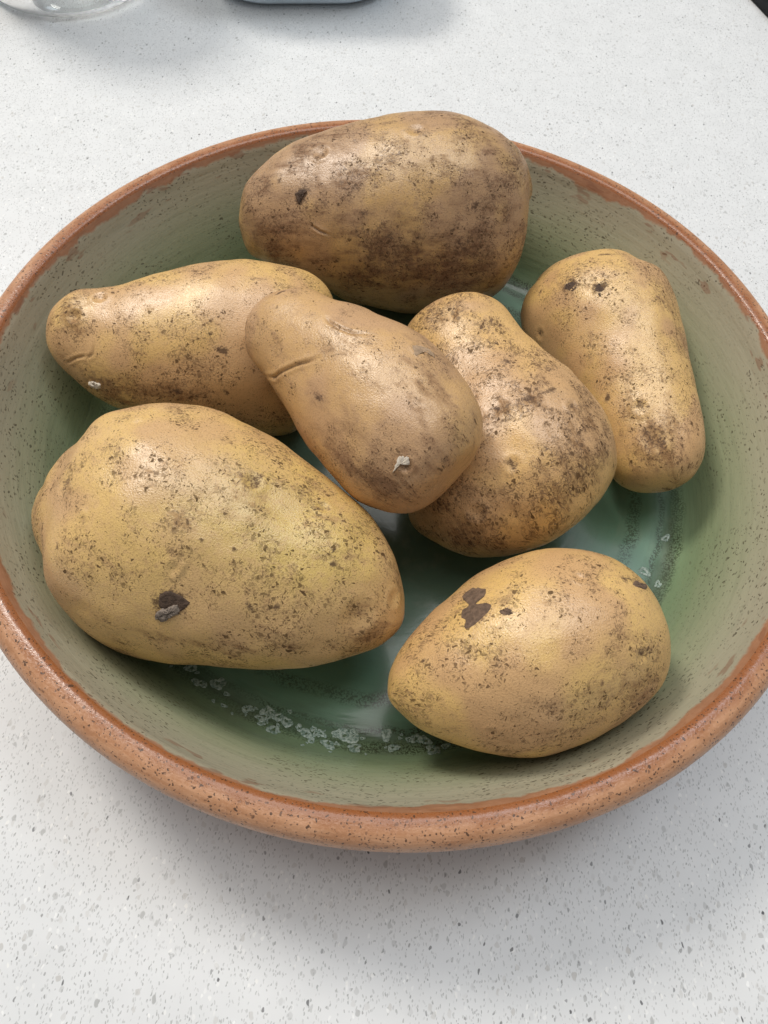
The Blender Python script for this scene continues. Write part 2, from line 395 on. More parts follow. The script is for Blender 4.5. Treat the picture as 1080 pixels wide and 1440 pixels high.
def potato_grid(outline, thick, lump, seed, NA, NR):
    """Rings along the long axis (x); y = half widths of the outline, z = thickness."""
    C = closed_spline(outline, 600)
    i0, i1 = C[:, 0].argmin(), C[:, 0].argmax()
    def chain(a, b):
        return C[a:b + 1] if a <= b else np.concatenate([C[a:], C[:b + 1]])
    A, B = chain(i0, i1), chain(i1, i0)[::-1]
    if A[:, 1].mean() < B[:, 1].mean(): A, B = B, A
    x0, x1 = C[i0, 0], C[i1, 0]
    s = np.linspace(0, math.pi, NA + 1)
    x = (x0 + x1) / 2 - (x1 - x0) / 2 * np.cos(s)
    def side(Q):
        q = np.maximum.accumulate(Q[:, 0]) + np.arange(len(Q)) * 1e-9
        return np.interp(x, q, Q[:, 1])
    up, lo = side(A), side(B)
    c, w = (up + lo) / 2, np.maximum((up - lo) / 2, 0)
    k = max(2, NA // 26)
    w = smooth1(w, k); c = smooth1(c, k); w[0] = w[-1] = 0
    w = np.maximum(w, 0)
    sn = np.sin(s); ratio = w[1:-1] / sn[1:-1]; ratio = np.r_[ratio[0], ratio, ratio[-1]]
    d = thick * (.30 * w + .70 * np.maximum(smooth1(ratio, NA // 5), 0) * sn)   # thickness ignores small shoulders
    a = np.linspace(0, 2 * math.pi, NR, endpoint=False)
    X = np.repeat(x[:, None], NR, 1)
    Y = c[:, None] + w[:, None] * np.cos(a)[None]
    Z = d[:, None] * np.sin(a)[None]
    G = np.stack([X, Y, Z], -1)
    N = grid_normals(G)
    P = G.reshape(-1, 3)
    f = waves(P, seed, 45) * lump + waves(P, seed + 50, 17) * lump * .34 + waves(P, seed + 90, 7) * lump * .10
    f = f.reshape(NA + 1, NR)
    f[0] = f[0].mean(); f[-1] = f[-1].mean()
    return G + N * f[..., None], N

def grid_normals(G):
    du = np.gradient(G, axis=0)
    dv = (np.roll(G, -1, 1) - np.roll(G, 1, 1)) / 2
    n = np.cross(dv, du)
    n[0] = n[1].mean(0); n[-1] = n[-2].mean(0)
    return n / (np.linalg.norm(n, axis=-1, keepdims=True) + 1e-12)
# ---- end potato geometry ------------------------------------------------

POTATO = {
 'P1': dict(
at=[-0.01188,0.08595,0.04886],
axes=[[0.98056,0.19624,0.0],[-0.12268,0.61299,0.78051],[0.15317,-0.76534,0.62514]],
outline=[[-55.55,0.06],[-52.6,10.03],[-46.42,15.71],[-37.36,21.75],[-26.3,26.12],[-11.56,30.44],[0.2,32.6],[11.95,33.68],[20.59,33.87],[30.32,32.29],[39.1,28.81],[45.84,24.86],[51.1,21.66],[54.61,16.56],[56.75,10.93],[57.84,4.78],[53.53,-2.43],[52.24,-7.36],[52.71,-14.83],[50.6,-22.51],[46.12,-28.91],[39.7,-33.03],[28.56,-36.06],[16.56,-38.89],[0.93,-36.43],[-12.26,-31.61],[-23.15,-26.51],[-34.94,-21.76],[-50.12,-15.91],[-53.98,-11.33],[-55.15,-5.02]],
thick=0.88,
scale=1.2685,
lump=0.9,
seed=11,
spot=[[-31.52,6.16,21.9,0.766,-0.522,0.375,-0.323,0.192,0.927,2.43,3.51,1.0],[27.58,1.27,30.64,0.953,0.232,-0.193,0.181,0.076,0.981,3.75,2.15,0.62],[8.61,25.22,21.13,0.997,0.049,0.058,-0.076,0.708,0.702,3.3,2.47,0.5],[-24.18,18.0,18.26,0.778,-0.31,0.547,-0.296,0.587,0.754,2.47,4.93,0.55],[-10.69,0.29,28.7,0.486,-0.86,0.154,-0.254,0.03,0.967,2.38,2.91,0.5],[23.95,24.61,21.97,0.985,0.014,-0.171,0.116,0.681,0.723,7.19,1.38,0.55],[-38.57,12.02,17.0,0.86,-0.106,0.5,-0.408,0.448,0.796,1.37,2.47,0.5],[-3.04,-7.43,29.43,0.969,0.089,0.231,-0.216,-0.15,0.965,4.23,2.12,0.45],[10.75,-7.94,30.55,0.997,-0.035,0.071,-0.075,-0.137,0.988,5.3,2.39,0.45],[23.21,-11.26,30.2,0.917,0.397,-0.044,0.145,-0.227,0.963,5.89,2.68,0.5]],
soil=[[4.65,-16.76,27.53,0.987,-0.071,0.142,-0.159,-0.374,0.914,25.42,12.84,0.72],[21.25,-14.96,29.06,0.988,-0.05,-0.144,0.121,-0.316,0.941,16.13,16.13,0.7],[-40.3,-7.97,17.39,0.927,0.002,0.375,-0.353,-0.335,0.874,15.08,10.97,0.6],[-18.78,-0.1,26.85,0.955,-0.027,0.296,-0.296,0.0,0.955,13.27,10.62,0.5],[36.46,10.25,26.8,0.905,0.071,-0.419,0.379,0.31,0.872,10.96,19.18,0.5],[-31.95,19.95,13.18,0.852,0.509,-0.12,-0.344,0.719,0.604,16.73,8.36,0.45]],
crease=[([[-29.28,-3.51,23.14],[-26.32,-5.64,23.81],[-22.59,-7.09,24.65]],0.6,0.5)],
eye=[[-24.12,19.57,16.66,2.48,0.7],[8.62,25.99,20.22,2.48,0.6]],
clod=[('dirt_patch',[[-33.77,5.97,21.2],[-32.67,7.31,21.29],[-30.93,7.88,21.64],[-29.76,7.12,22.19],[-30.95,5.77,22.17],[-32.11,4.01,22.13],[-32.68,3.14,22.06]],0.5,0)],
 ),
 'P2': dict(
at=[-0.07167,0.016,0.04079],
axes=[[0.98053,0.11874,-0.15643],[0.01096,0.76223,0.64722],[0.19609,-0.63633,0.74608]],
outline=[[-46.32,0.8],[-45.39,5.95],[-41.54,11.03],[-37.33,14.34],[-29.76,16.36],[-24.05,18.38],[-16.7,22.31],[-8.08,25.69],[0.63,29.3],[10.28,31.09],[20.24,32.14],[28.98,31.56],[36.44,30.66],[43.07,27.73],[47.25,21.62],[48.91,11.85],[48.75,-0.39],[44.03,-13.31],[39.88,-23.55],[30.95,-27.88],[16.35,-26.83],[-3.38,-25.71],[-22.28,-22.99],[-26.87,-20.82],[-32.41,-18.14],[-36.75,-15.15],[-41.85,-10.97],[-45.22,-6.64],[-46.44,-2.55]],
thick=0.8,
scale=1.1206,
lump=0.7,
seed=22,
spot=[[11.11,0.3,23.45,0.965,-0.253,0.075,-0.092,-0.056,0.994,2.12,1.65,0.9],[9.41,0.73,23.27,0.994,0.044,0.101,-0.099,-0.042,0.994,0.94,0.94,0.7],[6.52,5.07,23.04,0.892,0.448,0.069,-0.119,0.084,0.989,1.18,1.18,0.8],[6.52,9.01,22.52,0.892,0.452,0.024,-0.125,0.196,0.973,0.95,0.95,0.8],[-29.96,12.53,8.96,0.961,0.195,0.194,-0.275,0.695,0.665,2.03,1.52,0.5],[12.82,-12.52,20.12,0.907,0.346,0.24,-0.07,-0.438,0.896,1.19,1.91,0.7],[-2.2,-14.61,18.35,0.967,0.142,0.213,-0.119,-0.487,0.865,4.35,1.93,0.5],[-11.0,20.0,10.41,0.939,0.326,0.109,-0.325,0.737,0.593,3.51,1.25,0.4]],
soil=[[-25.72,-14.61,13.48,0.911,-0.376,0.17,-0.354,-0.501,0.789,14.95,5.48,0.9],[-4.5,-14.99,17.72,0.989,-0.006,0.148,-0.131,-0.5,0.856,14.54,3.88,0.8],[-37.19,5.3,11.22,0.91,0.125,0.394,-0.414,0.281,0.866,7.09,10.12,0.55],[36.42,-12.37,19.17,0.848,-0.161,-0.505,0.416,-0.389,0.822,9.61,12.02,0.5]],
crease=[([[-38.99,-9.79,8.17],[-35.1,-7.56,12.01],[-31.5,-6.29,14.22]],0.45,0.55),([[-31.51,-7.48,13.91],[-29.39,-5.54,15.42],[-28.89,-1.99,15.8]],0.4,0.55)],
eye=[[-36.1,5.57,11.59,2.02,0.8],[-29.06,12.28,9.51,2.03,0.7]],
clod=[('skin_flake',[[-30.75,-14.48,10.83],[-28.98,-14.45,11.84],[-27.16,-14.91,12.52],[-27.64,-16.46,11.0],[-29.45,-16.14,10.16],[-30.75,-15.57,9.85]],0.6,2)],
 ),
 'P3': dict(
at=[-0.04678,-0.05796,0.0471],
axes=[[0.98232,-0.1872,0.0],[0.17132,0.89899,0.40308],[-0.07546,-0.39595,0.91517]],
outline=[[-55.12,-9.31],[-54.67,-4.16],[-52.64,1.75],[-49.03,7.44],[-47.77,14.48],[-42.04,19.88],[-38.48,26.72],[-31.11,30.65],[-23.42,33.77],[-14.8,35.04],[-5.47,33.68],[3.87,31.89],[14.81,28.49],[26.39,24.45],[36.34,20.12],[42.63,15.37],[49.86,9.88],[53.65,3.56],[55.98,-1.96],[57.2,-7.76],[56.06,-12.31],[52.25,-17.07],[45.69,-21.22],[39.87,-25.31],[28.68,-30.46],[16.99,-34.01],[2.65,-37.02],[-9.83,-38.83],[-20.46,-37.4],[-29.79,-34.16],[-36.67,-28.32],[-41.99,-22.76],[-50.21,-17.27]],
thick=0.9,
scale=0.9081,
lump=0.9,
seed=33,
spot=[[1.46,-18.99,26.87,0.937,0.35,0.004,0.161,-0.442,0.883,4.82,3.52,1.0],[11.65,16.05,23.58,0.697,0.469,-0.542,0.268,0.53,0.804,4.26,3.52,0.6],[37.14,1.18,20.14,0.771,0.418,-0.48,0.454,0.167,0.875,1.1,1.1,0.95],[36.19,4.58,20.01,0.772,0.367,-0.52,0.442,0.278,0.853,0.73,0.73,0.9],[5.63,-1.96,30.58,0.98,-0.047,-0.193,0.194,0.015,0.981,0.72,0.72,0.9],[13.59,-1.86,28.4,0.776,0.593,-0.215,0.245,0.031,0.969,0.72,0.72,0.9],[20.91,-14.46,25.14,0.961,0.081,-0.265,0.277,-0.33,0.902,1.63,1.45,0.75],[27.08,-12.88,23.46,0.757,0.65,-0.065,0.33,-0.295,0.897,1.09,1.09,0.7],[-35.63,1.62,24.44,0.811,-0.118,0.573,-0.571,0.05,0.819,1.61,4.02,0.5],[29.76,15.13,16.05,0.782,0.185,-0.596,0.368,0.634,0.68,2.64,1.51,0.5],[-40.38,-10.34,19.48,0.705,0.085,0.704,-0.662,-0.276,0.697,0.83,1.87,0.8],[-30.08,-13.57,28.14,0.839,0.209,0.502,-0.439,-0.286,0.852,1.37,1.37,0.55],[-13.9,-28.63,22.15,0.919,0.219,0.327,-0.093,-0.686,0.721,1.96,2.74,0.5],[13.12,-25.39,21.16,0.975,0.137,-0.173,0.221,-0.643,0.734,2.63,1.5,0.45],[-20.26,3.44,30.97,0.889,0.439,0.128,-0.2,0.121,0.972,1.13,0.94,0.5],[-25.22,28.01,15.55,0.946,0.278,0.165,-0.322,0.782,0.534,1.65,0.82,0.5]],
soil=[[-0.46,0.68,31.7,0.97,0.185,-0.155,0.143,0.078,0.987,3.98,2.53,0.55],[-25.19,-4.44,29.98,0.856,0.405,0.32,-0.318,-0.073,0.945,1.92,1.92,0.55],[51.22,-13.91,8.55,0.783,0.466,-0.412,0.617,-0.499,0.608,8.11,3.09,0.9],[45.83,-9.23,14.41,0.636,0.736,-0.231,0.561,-0.234,0.794,4.88,2.81,0.6],[11.63,13.19,25.16,0.836,0.337,-0.432,0.262,0.448,0.855,7.35,5.51,0.5],[4.32,-28.06,20.84,0.982,0.17,-0.081,0.178,-0.697,0.694,22.93,4.59,0.5],[-34.65,0.47,25.26,0.83,-0.124,0.545,-0.546,0.025,0.837,4.8,8.0,0.5],[29.74,13.47,17.41,0.924,-0.319,-0.212,0.366,0.573,0.733,7.48,3.37,0.4],[-10.6,-38.03,5.64,0.98,-0.046,-0.193,-0.008,-0.981,0.194,12.65,2.95,0.5]],
crease=[([[3.55,-7.8,30.37],[2.84,-10.11,29.87],[1.46,-12.98,29.22]],-0.5,0.7)],
eye=[[53.84,-2.97,7.42,2.13,0.45],[46.25,-9.71,14.0,4.14,0.5],[-25.78,-3.83,29.79,1.54,-0.25],[-23.98,24.29,20.36,1.81,-0.3],[-35.14,2.05,24.79,2.81,0.4],[11.65,16.05,23.58,2.22,0.5],[29.76,15.13,16.05,1.7,0.35],[0.81,-10.76,30.13,1.64,0.3]],
clod=[('dirt_clod',[[-1.94,-23.32,24.9],[-0.57,-21.23,26.04],[0.79,-20.63,26.22],[2.15,-19.49,26.59],[3.51,-18.88,26.66],[4.22,-20.43,25.91],[3.55,-21.51,25.47],[2.19,-22.6,25.02],[0.82,-24.14,24.15],[-1.25,-24.25,24.23]],0.6,1),('dirt_clod',[[-1.26,-20.23,26.63],[-1.27,-17.54,27.84],[0.76,-16.32,28.05],[2.12,-16.24,27.87],[4.16,-16.68,27.39],[6.22,-17.67,26.75],[5.57,-19.3,26.2],[4.22,-20.43,25.91],[2.17,-20.56,26.13],[0.11,-21.19,26.0]],0.22,0)],
 ),
 'P4': dict(
at=[-0.00937,-0.01913,0.06701],
axes=[[0.77015,-0.63762,0.01745],[0.54699,0.67427,0.49615],[-0.32812,-0.37257,0.86806]],
outline=[[-47.35,-5.5],[-47.12,-1.76],[-46.52,3.82],[-44.87,8.37],[-41.41,12.37],[-37.81,15.81],[-33.02,17.33],[-28.28,18.28],[-19.93,20.86],[-10.93,21.8],[-3.03,24.02],[4.4,25.97],[13.2,24.88],[21.14,22.27],[27.55,19.13],[31.46,15.39],[34.34,10.99],[35.21,6.04],[31.25,1.24],[32.48,-2.55],[35.25,-6.93],[35.07,-12.07],[32.44,-16.44],[28.54,-19.57],[23.37,-21.54],[18.78,-23.06],[12.77,-23.05],[5.96,-22.66],[-0.14,-21.52],[-6.1,-20.12],[-13.11,-16.94],[-19.6,-15.65],[-27.49,-13.98],[-33.84,-13.13],[-40.07,-11.61],[-43.05,-9.32]],
thick=0.8,
scale=0.9038,
lump=0.7,
seed=44,
spot=[[-3.51,-7.11,16.33,0.919,0.28,0.278,-0.185,-0.317,0.93,3.34,1.57,0.6],[8.61,20.14,11.03,0.57,0.53,-0.628,0.082,0.724,0.685,1.96,0.98,0.6],[13.45,21.68,7.26,0.975,-0.161,-0.15,0.214,0.854,0.474,3.17,1.39,0.6],[-39.37,9.03,8.27,0.193,0.91,-0.366,-0.56,0.409,0.721,1.99,0.89,0.75],[-45.26,-4.71,4.24,0.632,0.07,0.772,-0.712,-0.342,0.613,0.91,2.05,0.75],[-29.91,16.84,2.28,0.922,0.115,0.371,-0.209,0.951,0.226,1.11,1.11,0.6],[33.82,1.34,10.16,0.381,0.071,-0.922,0.92,0.066,0.386,1.68,2.81,0.5],[-19.41,-3.69,14.16,0.832,0.472,0.291,-0.171,-0.28,0.944,1.03,0.62,0.5]],
soil=[[22.53,-14.77,12.79,0.96,0.198,-0.2,0.279,-0.582,0.764,14.18,4.92,0.95],[23.5,13.27,12.99,0.434,0.647,-0.627,0.326,0.536,0.778,8.48,11.31,0.55],[-3.01,-6.42,16.62,0.9,0.337,0.274,-0.178,-0.29,0.94,5.87,2.74,0.5],[31.67,-1.89,13.61,0.617,0.53,-0.582,0.701,-0.032,0.713,8.31,7.39,0.5],[10.08,-7.75,17.78,0.824,0.535,0.187,-0.016,-0.307,0.951,11.35,7.56,0.35]],
crease=[([[-29.64,-13.07,2.87],[-22.29,-11.3,9.61],[-19.46,-8.08,12.57],[-16.05,-4.3,14.64],[-13.06,-1.45,15.71],[-10.59,1.59,16.57]],0.75,0.65),([[-18.5,11.15,13.86],[-16.1,10.67,14.61],[-12.19,10.99,15.26],[-8.19,12.02,15.41],[-3.6,15.11,14.54]],0.4,0.7)],
eye=[[8.61,20.14,11.03,1.77,0.5],[28.2,-5.99,14.76,1.66,0.6]],
clod=[('skin_flake',[[25.57,-5.47,15.89],[26.51,-4.45,15.83],[27.7,-3.8,15.56],[28.76,-5.05,14.82],[27.93,-6.01,14.86],[26.78,-6.39,15.19],[26.5,-8.33,14.73],[26.5,-9.56,14.24],[26.2,-9.0,14.59]],0.4,2),('skin_flake',[[6.77,19.18,12.42],[7.23,20.36,11.08],[8.14,20.9,10.24],[9.03,21.9,8.5],[10.82,21.88,7.87],[12.59,21.16,8.4],[11.72,20.79,9.26],[10.4,20.69,9.88],[9.97,19.42,11.51],[10.0,18.15,12.8],[9.09,18.03,13.08]],0.22,3)],
 ),
 'P5': dict(
at=[0.03804,-0.00483,0.04443],
axes=[[0.4978,-0.86097,-0.10453],[0.79095,0.40123,0.46196],[-0.3558,-0.31264,0.88072]],
outline=[[-50.61,-12.86],[-50.65,-4.99],[-51.42,1.3],[-50.2,7.92],[-46.94,13.66],[-41.82,17.42],[-35.47,19.4],[-25.53,19.23],[-14.18,21.4],[-4.73,24.93],[5.84,27.56],[13.88,27.14],[22.8,24.76],[28.07,21.5],[32.03,16.47],[35.96,10.3],[39.31,2.22],[40.68,-6.58],[40.01,-13.32],[38.28,-22.04],[34.15,-29.69],[28.84,-35.69],[21.12,-40.22],[12.61,-43.37],[3.99,-39.97],[-13.92,-32.61],[-32.43,-23.95],[-44.03,-18.12]],
thick=0.72,
scale=1.0262,
lump=0.9,
seed=55,
spot=[[3.99,7.88,22.15,0.443,0.868,-0.225,-0.141,0.315,0.939,2.16,1.51,0.85],[3.99,14.9,19.06,-0.005,0.864,-0.504,-0.141,0.498,0.856,3.28,1.09,0.75],[10.99,18.27,17.27,0.002,0.797,-0.604,0.055,0.603,0.795,1.75,1.96,0.7],[-11.57,8.5,18.19,0.587,0.793,-0.164,-0.261,0.377,0.888,2.48,1.13,0.7],[13.61,8.8,22.62,0.414,0.838,-0.354,0.087,0.351,0.932,1.48,1.27,0.75],[19.93,-5.24,23.92,0.854,0.46,-0.24,0.246,0.048,0.968,3.55,1.88,0.6],[26.09,-21.59,19.2,0.521,0.852,0.045,0.446,-0.317,0.837,4.67,3.4,0.5],[7.8,0.76,24.19,0.549,0.831,-0.094,-0.076,0.162,0.984,2.97,1.7,0.6],[2.37,-1.04,23.7,0.547,0.837,0.001,-0.173,0.112,0.979,2.58,1.5,0.5],[24.3,8.81,20.37,0.287,0.835,-0.469,0.372,0.354,0.858,2.11,1.48,0.5],[-21.69,7.18,15.82,0.874,0.485,-0.029,-0.177,0.375,0.91,3.24,1.39,0.5]],
soil=[[4.0,2.9,23.44,0.135,0.974,-0.181,-0.145,0.2,0.969,15.01,3.0,0.7],[19.07,18.08,16.18,0.142,0.743,-0.654,0.228,0.618,0.752,8.67,15.17,0.6],[26.51,-27.51,16.03,0.6,0.791,0.122,0.475,-0.475,0.741,15.1,8.63,0.6],[-37.57,2.26,14.8,0.435,0.9,-0.015,-0.227,0.125,0.966,9.58,5.99,0.45],[29.55,-2.16,20.03,0.437,0.794,-0.421,0.577,0.112,0.809,16.77,10.48,0.3]],
crease=[],
eye=[[19.93,-5.24,23.92,2.09,0.3],[10.99,18.27,17.27,1.75,0.35],[3.99,7.88,22.15,1.73,0.3],[26.09,-21.59,19.2,2.55,0.4]],
clod=[],
 ),
 'P6': dict(
at=[0.07727,0.03242,0.03357],
axes=[[0.24967,-0.96692,-0.05234],[0.84758,0.19208,0.49468],[-0.46826,-0.16787,0.8675]],
outline=[[-40.06,-24.37],[-44.89,-19.92],[-53.09,-13.56],[-52.4,-5.67],[-50.86,2.95],[-45.83,11.17],[-42.66,19.9],[-34.36,24.28],[-29.01,28.61],[-19.79,29.29],[-6.07,27.96],[5.22,25.44],[17.91,24.3],[30.31,22.81],[39.72,20.02],[45.44,16.12],[48.99,11.44],[49.8,5.44],[48.57,-2.81],[45.63,-8.55],[41.01,-11.84],[31.1,-13.77],[15.85,-15.57],[0.81,-18.49],[-13.37,-22.8],[-28.5,-26.53]],
thick=0.85,
scale=1.1924,
lump=0.7,
seed=66,
spot=[[-26.45,-3.86,22.46,0.263,0.951,0.165,-0.043,-0.159,0.986,3.26,2.18,0.9],[-19.58,5.19,23.3,0.934,0.345,-0.094,0.068,0.088,0.994,2.41,2.94,0.95],[-35.77,11.1,18.17,0.196,0.925,-0.326,-0.422,0.379,0.823,3.65,1.4,0.7],[25.85,4.21,15.78,0.269,0.963,-0.016,0.113,-0.015,0.994,3.5,2.5,0.65],[37.78,4.58,13.44,0.661,0.719,-0.212,0.277,0.029,0.96,6.41,4.93,0.52],[18.14,-4.31,15.01,0.748,0.636,0.187,0.117,-0.404,0.907,1.52,2.29,0.7],[49.4,3.89,-2.33,-0.07,0.49,-0.869,0.99,-0.074,-0.122,3.07,1.28,0.8],[1.21,-5.44,17.57,0.315,0.899,0.303,0.187,-0.371,0.91,2.6,1.3,0.5],[-19.18,-19.63,12.02,0.69,0.558,0.461,0.23,-0.772,0.592,1.93,1.66,0.6],[-11.82,21.44,15.1,-0.24,0.743,-0.624,0.11,0.66,0.743,1.62,2.16,0.5]],
soil=[[39.66,5.21,12.91,0.266,0.949,-0.169,0.346,0.07,0.936,11.08,12.31,0.75],[45.86,8.54,9.02,0.161,0.857,-0.49,0.694,0.254,0.673,7.42,9.89,0.6],[-9.38,22.87,13.03,-0.362,0.66,-0.658,0.127,0.734,0.667,6.76,16.23,0.5],[-27.0,-3.94,22.42,0.599,0.784,0.163,-0.061,-0.159,0.985,10.89,5.45,0.35]],
crease=[],
eye=[[37.78,4.58,13.44,3.45,0.5],[25.85,4.21,15.78,2.25,0.4],[-19.58,5.19,23.3,1.6,0.3],[-26.45,-3.86,22.46,1.63,0.3],[-19.18,-19.63,12.02,1.93,0.3]],
clod=[('dirt_patch',[[-27.52,-5.86,21.77],[-27.54,-4.03,22.36],[-26.46,-1.97,22.89],[-25.35,-1.33,23.01],[-23.09,-2.9,22.71],[-24.23,-4.9,22.13],[-25.89,-6.05,21.75]],0.14,0),('dirt_patch',[[-19.58,3.27,23.32],[-21.35,5.47,23.3],[-19.58,5.67,23.29],[-17.78,6.81,23.16],[-17.18,4.97,23.22],[-15.97,4.15,23.14],[-18.39,3.41,23.29]],0.14,0)],
 ),
 'P7': dict(
at=[0.04379,-0.08151,0.04339],
axes=[[0.95153,0.30755,0.0],[-0.29636,0.9169,0.26732],[0.08221,-0.25436,0.96361]],
outline=[[-39.77,-0.9],[-38.04,3.54],[-32.95,9.41],[-24.73,16.0],[-13.86,22.36],[-3.11,25.61],[7.96,26.96],[17.41,26.06],[26.05,22.79],[31.98,18.28],[36.11,12.15],[39.21,4.22],[36.69,-3.33],[36.2,-9.71],[33.25,-16.1],[25.52,-20.23],[16.7,-24.1],[7.79,-25.91],[-0.57,-26.63],[-8.53,-26.22],[-17.85,-22.92],[-25.96,-18.92],[-32.8,-14.18],[-37.34,-8.9],[-39.94,-4.64]],
thick=1.06,
scale=0.8818,
lump=0.6,
seed=77,
spot=[[-14.75,17.43,13.24,0.782,0.04,0.621,-0.426,0.762,0.488,4.51,2.63,0.5],[-16.67,11.68,18.78,0.891,0.295,0.344,-0.453,0.543,0.707,4.73,3.64,0.5],[-10.51,10.68,23.07,0.912,-0.093,0.4,-0.316,0.463,0.828,2.16,1.26,0.5],[8.99,-10.39,25.04,0.964,0.267,0.004,0.118,-0.44,0.89,3.68,1.1,0.45],[-1.93,1.89,27.8,0.99,-0.053,0.134,-0.129,0.091,0.987,3.91,0.89,0.42],[12.7,0.85,27.47,0.969,-0.188,-0.159,0.162,0.0,0.987,2.2,1.46,0.5],[-3.38,7.58,26.38,0.916,-0.295,0.273,-0.175,0.319,0.931,1.79,1.25,0.42],[25.44,12.83,19.49,0.864,-0.203,-0.461,0.498,0.48,0.722,4.69,1.76,0.6],[0.95,23.33,13.2,0.949,-0.01,0.316,-0.138,0.885,0.444,2.51,1.35,0.5],[20.43,-6.08,24.08,0.928,0.042,-0.37,0.365,-0.304,0.88,4.16,2.65,0.55],[10.43,15.43,23.13,0.995,0.01,-0.094,0.071,0.58,0.811,1.49,1.12,0.5],[-19.56,-19.12,12.61,0.908,-0.323,0.267,-0.417,-0.767,0.488,1.5,1.13,0.55],[-10.99,-20.84,15.67,0.955,-0.223,0.193,-0.294,-0.777,0.557,1.68,1.12,0.6],[-31.39,3.27,12.48,0.641,-0.197,0.742,-0.67,0.328,0.666,1.29,0.92,0.55],[-24.22,10.93,12.63,0.567,-0.189,0.802,-0.564,0.62,0.545,1.3,1.49,0.45]],
soil=[[15.65,-13.14,21.48,0.965,0.164,-0.203,0.261,-0.575,0.775,13.29,8.54,0.55],[17.94,-5.24,25.25,0.925,-0.154,-0.346,0.3,-0.261,0.918,7.48,7.48,0.5],[-17.35,-19.07,14.15,0.911,-0.396,0.118,-0.395,-0.748,0.534,16.81,2.99,0.4],[25.44,12.83,19.49,0.846,-0.086,-0.526,0.498,0.48,0.722,6.84,2.74,0.5]],
crease=[],
eye=[[-39.47,-5.94,2.82,1.35,0.25],[10.43,15.81,22.86,1.49,0.5],[20.43,-6.08,24.08,1.7,0.4],[-19.07,-16.8,15.73,1.29,0.3]],
clod=[('dirt_patch',[[-17.34,17.76,9.84],[-14.73,19.3,9.62],[-13.42,19.57,10.63],[-12.59,18.63,13.47],[-11.71,18.06,15.14],[-13.03,16.23,16.43],[-14.35,16.0,15.71],[-15.67,14.72,16.24],[-14.84,13.97,17.73],[-13.53,14.16,18.49],[-12.68,13.54,19.67],[-13.6,12.33,20.19],[-15.42,10.87,20.31],[-18.01,9.39,19.62],[-19.65,8.79,18.78],[-20.43,9.34,17.73],[-19.56,11.05,16.97],[-19.91,12.14,15.5],[-19.05,13.95,14.17],[-17.38,14.5,15.06],[-17.35,15.85,13.2]],0.16,4),('dirt_patch',[[-11.86,11.12,22.13],[-10.95,11.69,22.2],[-9.57,11.61,22.87],[-9.12,10.16,23.93],[-10.52,9.92,23.51]],0.14,4),('dirt_patch',[[26.83,12.67,18.49],[28.85,11.88,17.23],[31.61,11.19,14.46],[29.19,9.97,18.08],[26.2,10.71,20.33],[24.75,11.74,20.73]],0.16,4)],
 ),
}

SKIN = {
 'P1': skin_mat('skin_brown', (0.57, .345, .128), (0.47, .280, .138), (0.190, .104, .062), .22, 1.3, .9, 0, .75),
 'P2': skin_mat('skin_gold', (0.72, .455, .158), (0.62, .370, .164), (0.26, .138, .062), .10, 2.9, .95, 0, .35),
 'P3': skin_mat('skin_yellow', (0.71, .455, .164), (0.62, .375, .172), (0.28, .150, .070), .10, 4.1, 1.02, .50, .35),
 'P4': skin_mat('skin_buff', (0.60, .360, .146), (0.54, .320, .156), (0.26, .144, .080), .19, 5.7, .70, 0, .3),
 'P5': skin_mat('skin_netted', (0.71, .435, .158), (0.58, .345, .156), (0.225, .120, .056), .15, 7.2, 1.12, 0, .8),
 'P6': skin_mat('skin_straw', (0.72, .455, .163), (0.62, .370, .166), (0.27, .145, .070), .10, 8.8, .90, 0, .35),
 'P7': skin_mat('skin_pale', (0.73, .465, .162), (0.62, .370, .164), (0.28, .152, .072), .10, 10.3, .95, 0, .4),
}
CLODMAT = [mat_simple('dry_soil', (0.11, .066, .042), .85, 900, .45, .0005),
           mat_simple('grey_soil', (0.30, .235, .185), .9, 900, .45, .0006),
           mat_simple('pale_skin', (0.72, .62, .50), .6, 500, .25),
           mat_simple('peeling_skin', (0.46, .31, .19), .7, 700, .4),
           mat_simple('caked_soil', (0.20, .125, .080), .85, 700, .5, .0006)]
LABELS = {
 'P1': 'large dirty brown potato at the back, rising above the bowl rim',
 'P2': 'long golden potato with a narrow knobbly left end, touching the left wall',
 'P3': 'biggest potato, yellow with a dark soil clod, at front left',
 'P4': 'buff potato with two curved creases lying on top of the others',
 'P5': 'heavily speckled potato with a narrow top, right of the creased one',
 'P6': 'pear-shaped potato with two dark spots near its top, against the right wall',
 'P7': 'small egg-shaped potato with a brown soil patch, at front right',
}
def blobfield(V, rows):
    out = np.zeros(len(V))
    for r in rows:
        P, T, Nn = np.array(r[0:3]), np.array(r[3:6]), np.array(r[6:9]); r1, r2, st = r[9:12]
        d = V - P; b = np.cross(Nn, T)
        q = (d @ T / r1) ** 2 + (d @ b / r2) ** 2 + (d @ Nn / (1.4 * max(r1, r2))) ** 2
        out = np.maximum(out, st * np.exp(-.85 * q))
    return out
def polydist(V, pts):
    pts = np.array(pts); best = np.full(len(V), 1e9); where = np.zeros(len(V)); tot = len(pts) - 1
    for k in range(tot):
        a, b = pts[k], pts[k + 1]; ab = b - a
        t = np.clip((V - a) @ ab / (ab @ ab + 1e-9), 0, 1)
        d = np.linalg.norm(V - a - t[:, None] * ab, axis=1)
        where = np.where(d < best, (k + t) / tot, where); best = np.minimum(best, d)
    return best, where

